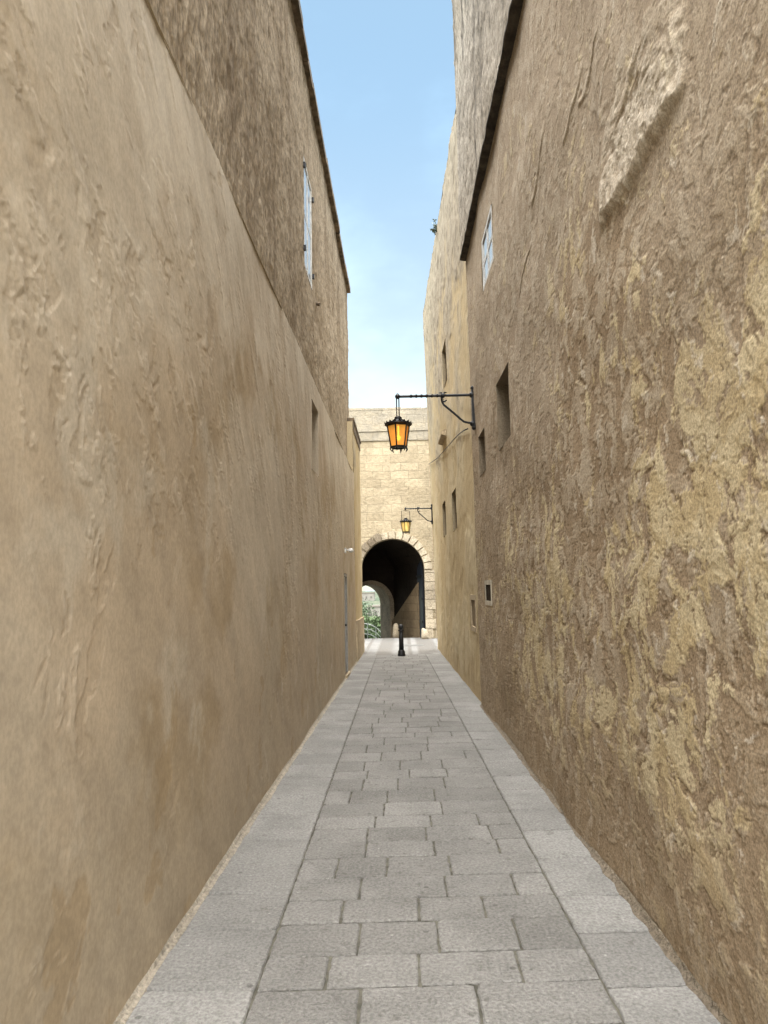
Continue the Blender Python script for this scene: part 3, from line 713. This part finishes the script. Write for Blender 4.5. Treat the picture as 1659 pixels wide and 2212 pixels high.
# ------------------------------------------------------------------ lanterns
def lantern(W, s, z, L, gap, glass, bulb, label, sc=1.0):
    o = W.pt(s, z, .0); root = empty('wall_lantern', o, label, 'lantern', 'bracket lanterns on the right hand walls')
    T = lambda x, y, z: o + W.n*(-x*sc) + W.u*(y*sc) + V((0, 0, z*sc))
    mb = MB(); mb.box(T, -.035, .03, -.03, .03, -.46, .08)
    for zz in (.10, -.48): mb.ball(T(-.015, 0, zz), .032*sc)
    for zz in (0, -.42): mb.ball(T(-.03, 0, zz), .042*sc)
    mb.build('wall_plate', IRON, root)
    mb = MB(); mb.tube([T(0, 0, 0), T(-L, 0, 0)], .020*sc, 8)
    x = -.52
    while x > -L+.12: mb.ball(T(x, 0, 0), .026*sc, 8); x -= .075
    mb.ball(T(-L, 0, 0), .038*sc); mb.ball(T(-L, 0, .034), .016*sc); mb.ball(T(-.44, 0, 0), .036*sc)
    for sg in (-1, 1): mb.tube([T(-.44, 0, .015), T(-.44+.025*sg, 0, .045), T(-.44+.055*sg, 0, .04)], [.014*sc, .012*sc, .007*sc], 6)
    mb.build('arm', IRON, root)
    mb = MB(); ctl = [(-.46, -.02), (-.455, -.09), (-.43, -.14), (-.36, -.20), (-.25, -.30), (-.20, -.35), (-.15, -.39), (-.09, -.405), (-.02, -.41)]
    mb.tube([T(x, 0, zz) for x, zz in ctl], .016*sc, 7)
    mb.tube([T(-.455, 0, -.09), T(-.41, 0, -.085), T(-.385, 0, -.065)], [.012*sc, .011*sc, .006*sc], 6)
    mb.build('brace', IRON, root)
    C = -L; mb = MB(); zt = -.31
    if gap < .05:
        for sg in (-1, 1): mb.tube([T(C+sg*gap, 0, 0), T(C+sg*gap, 0, zt)], .009*sc, 6)
    else:
        mb.tube([T(C, 0, 0), T(C, 0, -.05), T(C-gap, 0, -.07), T(C-gap, 0, -.40)], .009*sc, 6); mb.tube([T(C, 0, -.05), T(C+gap, 0, -.07), T(C+gap, 0, -.40)], .009*sc, 6)
    mb.build('hanger', IRON, root)
    hexp = lambda r, zz, k, n=6: T(C+r*math.cos(math.pi*2*k/n+.26), r*math.sin(math.pi*2*k/n+.26), zz)
    mb = MB()
    zt_, zb_, rt, rbm = -.425, -.735, .162, .112
    for k in range(6):
        mb.tube([hexp(rt, zt_, k), hexp(rbm, zb_, k)], .011*sc, 6)
        for r, zz in ((rt, zt_), (rbm, zb_)): mb.tube([hexp(r, zz, k), hexp(r, zz, k+1)], .014*sc, 6)
        mb.tube([hexp(rbm, zb_, k), hexp(rbm+.012, zb_-.03, k), hexp(rbm-.01, zb_-.065, k)], [.014*sc, .012*sc, .004*sc], 6)
    mb.add([hexp(rbm, zb_, k) for k in range(6)], [(0, 1, 2, 3, 4, 5)])
    body = mb.build('lantern_frame', IRON, root)
    mb = MB(); pr = [(.02, -.29), (.05, -.30), (.055, -.325), (.05, -.335), (.085, -.345), (.095, -.365), (.15, -.385), (.192, -.395), (.195, -.412), (.165, -.425)]
    vs = []; n = 18
    for r, zz in pr: vs += [hexp(r, zz, k, n) for k in range(n)]
    fs = [(i*n+k, i*n+(k+1) % n, (i+1)*n+(k+1) % n, (i+1)*n+k) for i in range(len(pr)-1) for k in range(n)]
    mb.add(vs, fs+[tuple(range(n))])
    for k in range(18): mb.add([hexp(.19, -.40, k-.42, 18), hexp(.19, -.40, k+.42, 18), hexp(.207, -.372, k, 18), hexp(.175, -.395, k, 18)], [(0, 1, 2), (0, 2, 3), (1, 3, 2), (0, 3, 1)])
    mb.build('cap', IRON, body)
    mb = MB()
    for k in range(6): mb.quad(hexp(rt-.006, zt_, k), hexp(rt-.006, zt_, k+1), hexp(rbm-.006, zb_, k+1), hexp(rbm-.006, zb_, k))
    mb.build('glass', glass, body)
    mb = MB(); mb.ball(T(C, 0, -.60), .036*sc, 12, 1.1); mb.tube([T(C, 0, -.56), T(C, 0, -.43)], .012*sc); mb.build('bulb', bulb, body)
GL1 = m_amber('amber lantern glass', (.85, .42, .09), (.88, .37, .045), .50, .22); BU1 = m_emit('lit bulb', (1., .70, .25), 9)
GL2 = m_amber('pale lantern glass', (.85, .68, .30), (.88, .62, .18), .5, .28); BU2 = m_emit('dim bulb', (1., .82, .45), 5)
s, z = WA.uv(1019, 853, .03); s = min(s, sA-.12)
pp = WA.pt(s, 0, 0); z = gy(1019, 853, pp.y).z; tip = gy(860, 857, pp.y); L1 = pp.x-tip.x
lantern(WA, s, z, L1, .017, GL1, BU1, 'near lit amber lantern hanging from a black bracket on the weathered house', pp.y/9.5)
s2, z2 = WB.uv(927, 1097, .02); s2 = min(s2, sB-.1); z2 = gy(927, 1098, WB.pt(s2, 0).y).z; pp2 = WB.pt(s2, z2, 0); L2 = pp2.x-gy(876, 1101, pp2.y).x
lantern(WB, s2, z2, L2/.9, .13, GL2, BU2, 'far pale yellow lantern on a bracket above the arch, beside the yellow house', .9)

q = WL.uv(745, 1189); pb = WL.pt(q[0], q[1], 0)
wl = empty('wall_light', pb, 'small white security light fixed above the door on the left wall', 'light')
mb = MB(); mb.box(f, q[0]-.05, q[0]+.05, q[1]-.05, q[1]+.05, -.01, .025); mb.build('base', WHITEP, wl)
mb = MB(); mb.tube([WL.pt(q[0], q[1], .02), WL.pt(q[0], q[1]+.01, .10)], .014); mb.build('arm', WHITEP, wl)
mb = MB(); mb.lathe([(.0, .04), (.035, .035), (.055, .0), (.05, -.03), (0, -.05)], WL.pt(q[0], q[1], .12), 12); mb.build('lamp_head', WHITEP, wl, True)

# ------------------------------------------------------------------ beyond the gate
RAILM = m_flat('white railing paint', (.42, .43, .42), .5)
yr = 33.0; rp = lambda px, py: gy(px, py, yr)
rl = empty('railing', V((rp(803, 1383).x, yr, rp(803, 1383).z)), 'white curved handrail outside the gate seen through the inner arch', 'railing')
for o_ in (0, 11, 22):
    mb = MB(); mb.tube([rp(768, 1349+o_), rp(785, 1347+o_), rp(800, 1349+o_), rp(812, 1355+o_), rp(822, 1365+o_), rp(829, 1378+o_)], .02, 7); mb.build('rail', RAILM, rl)
for px, py in ((776, 1347), (794, 1347), (812, 1354), (824, 1368)):
    mb = MB(); mb.tube([rp(px, py), rp(px, 1392)], .02, 7); mb.build('post', RAILM, rl)
BARK = m_flat('bark', (.09, .065, .045), .9)
def tree(px, y, h, w, col, label):
    x = gy(px, 1330, y).x; b = V((x, y, tz(x, y)-.1)); e = empty('tree', b, label, 'tree', 'trees on the slope beyond the gate')
    mb = MB(); mb.tube([b, b+V((.1, 0, h*.3)), b+V((-.1, .1, h*.7))], [.22, .16, .07], 7)
    cl = []
    for k in range(8):
        a = random.uniform(0, 6.3); c = b+V((math.cos(a)*w*.33, math.sin(a)*w*.33, h*random.uniform(.35, .85))); cl.append(c); mb.tube([b+V((0, 0, h*.3)), c], [.09, .03], 5)
    mb.build('trunk', BARK, e)
    lf = MB()
    for c in cl:
        for j in range(160):
            d = V([random.gauss(0, 1) for _ in range(3)]).normalized()*(random.random()**.45)*w*.3; p = c+V((d.x, d.y, d.z*.8))
            u = V([random.uniform(-1, 1) for _ in range(3)]).normalized()*.16; v = V([random.uniform(-1, 1) for _ in range(3)]).normalized()*.12
            lf.add([p-u, p+v, p+u, p-v], [(0, 1, 2, 3)])
    lf.build('crown', m_flat('foliage', col, .8, 0, .5, 2, .1), e)
tree(782, 46, 2.2, 2.0, (.045, .065, .03), 'round dark green tree at the left edge of the inner arch')
tree(806, 66, 3.0, 2.6, (.06, .085, .04), 'mid green tree in the centre of the inner arch view')
tree(819, 48, 1.5, 1.7, (.04, .058, .028), 'low dark tree at the right of the inner arch view')
tree(788, 110, 5.4, 5.5, (.065, .088, .052), 'pale green tree farthest down the slope')
HW = m_flat('pale house render', (.17, .16, .14), .9, 0, .1, .5); HWR = m_flat('house roof', (.13, .115, .095), .9, 0, .1, .5); HWD = m_flat('shaded house opening', (.10, .095, .085), .9, 0, .1, .5, .1)
def house(px, y, w, h, d, label):
    x = gy(px, 1320, y).x; z = tz(x, y)-.5; e = empty('distant_house', (x, y, z), label, 'house', 'houses in the valley')
    mb = MB(); mb.box(I3, x-w/2, x+w/2, y, y+d, z, z+h); mb.build('wall', HW, e)
    mb = MB(); mb.box(I3, x-w/2-.15, x+w/2+.15, y-.15, y+d+.15, z+h, z+h+.35); mb.build('roof', HWR, e)
    for i in range(3):
        mb = MB(); cx = x+(i-1)*w*.3; mb.box(I3, cx-.3, cx+.3, y-.05, y+.1, z+1.3, z+2.1); mb.build('window', HWD, e)
house(812, 150, 4.0, 3.0, 6, 'pale flat roofed house on the right of the inner arch view')
house(792, 260, 6, 3.2, 7, 'wider pale house farther off at the left of the inner arch view')

# ------------------------------------------------------------------ light
SE = rad(38); SV = V((.05, -math.cos(SE), math.sin(SE))).normalized()
ld = bpy.data.lights.new('sun', 'SUN'); ld.energy = 1.1; ld.angle = rad(20); ld.color = (1, .96, .9)
lo = bpy.data.objects.new('sun', ld); COL.objects.link(lo); lo.rotation_euler = SV.to_track_quat('Z', 'Y').to_euler(); lo.location = (0, -5, 20)
w = bpy.data.worlds.new('World'); S.world = w; w.use_nodes = True; nt = w.node_tree; nt.nodes.clear()
tc = nd(nt, 'ShaderNodeTexCoord').outputs['Generated']; sp = nd(nt, 'ShaderNodeSeparateXYZ', {0: tc}).outputs
sky = nd(nt, 'ShaderNodeTexSky', sky_type='NISHITA'); sky.sun_disc = False; sky.sun_elevation = SE; sky.sun_rotation = math.pi; sky.air_density = 1.0; sky.dust_density = 1.0
bg1 = nd(nt, 'ShaderNodeBackground', {'Color': sky.outputs[0], 'Strength': .13})
def mr(v, a, b, lo_, hi): return nd(nt, 'ShaderNodeMapRange', {'Value': v, 'From Min': a, 'From Max': b, 'To Min': lo_, 'To Max': hi}, interpolation_type='SMOOTHSTEP').outputs[0]
def wm(op, a, b): return nd(nt, 'ShaderNodeMath', {0: a, 1: b}, operation=op).outputs[0]
cn = nd(nt, 'ShaderNodeTexNoise', {'Vector': nd(nt, 'ShaderNodeMapping', {'Vector': tc, 'Scale': (1, 1, 2.0)}).outputs[0], 'Scale': 3.2, 'Detail': 5., 'Roughness': .55}).outputs[0]
zen = mr(sp[2], .72, .92, 0, 18.0)
back = wm('MULTIPLY', mr(sp[1], -.05, -.7, 0, 5.5), mr(sp[2], .0, .25, .15, 1))
sky_fill = wm('ADD', zen, back)  # extra brightness added overhead and behind the camera, out of view, as fill
hzc = nd(nt, 'ShaderNodeMix', data_type='RGBA'); nt.links.new(mr(sp[2], .20, .66, 0, 1), hzc.inputs[0]); hzc.inputs[6].default_value = (.60, .65, .52, 1); hzc.inputs[7].default_value = (.35, .54, .68, 1)
hz = wm('ADD', .90, wm('MULTIPLY', mr(cn, .38, .68, 0, .36), 1.0))
bg2 = nd(nt, 'ShaderNodeBackground', {'Color': (1, .97, .93, 1), 'Strength': sky_fill})
bg3 = nd(nt, 'ShaderNodeBackground', {'Color': hzc.outputs[2], 'Strength': hz})
a1s = nd(nt, 'ShaderNodeAddShader', {0: bg1.outputs[0], 1: bg2.outputs[0]}); a2s = nd(nt, 'ShaderNodeAddShader', {0: a1s.outputs[0], 1: bg3.outputs[0]})
wo = nd(nt, 'ShaderNodeOutputWorld', {'Surface': a2s.outputs[0]})
S.view_settings.view_transform = 'Standard'; S.view_settings.look = 'None'; S.view_settings.exposure = 0
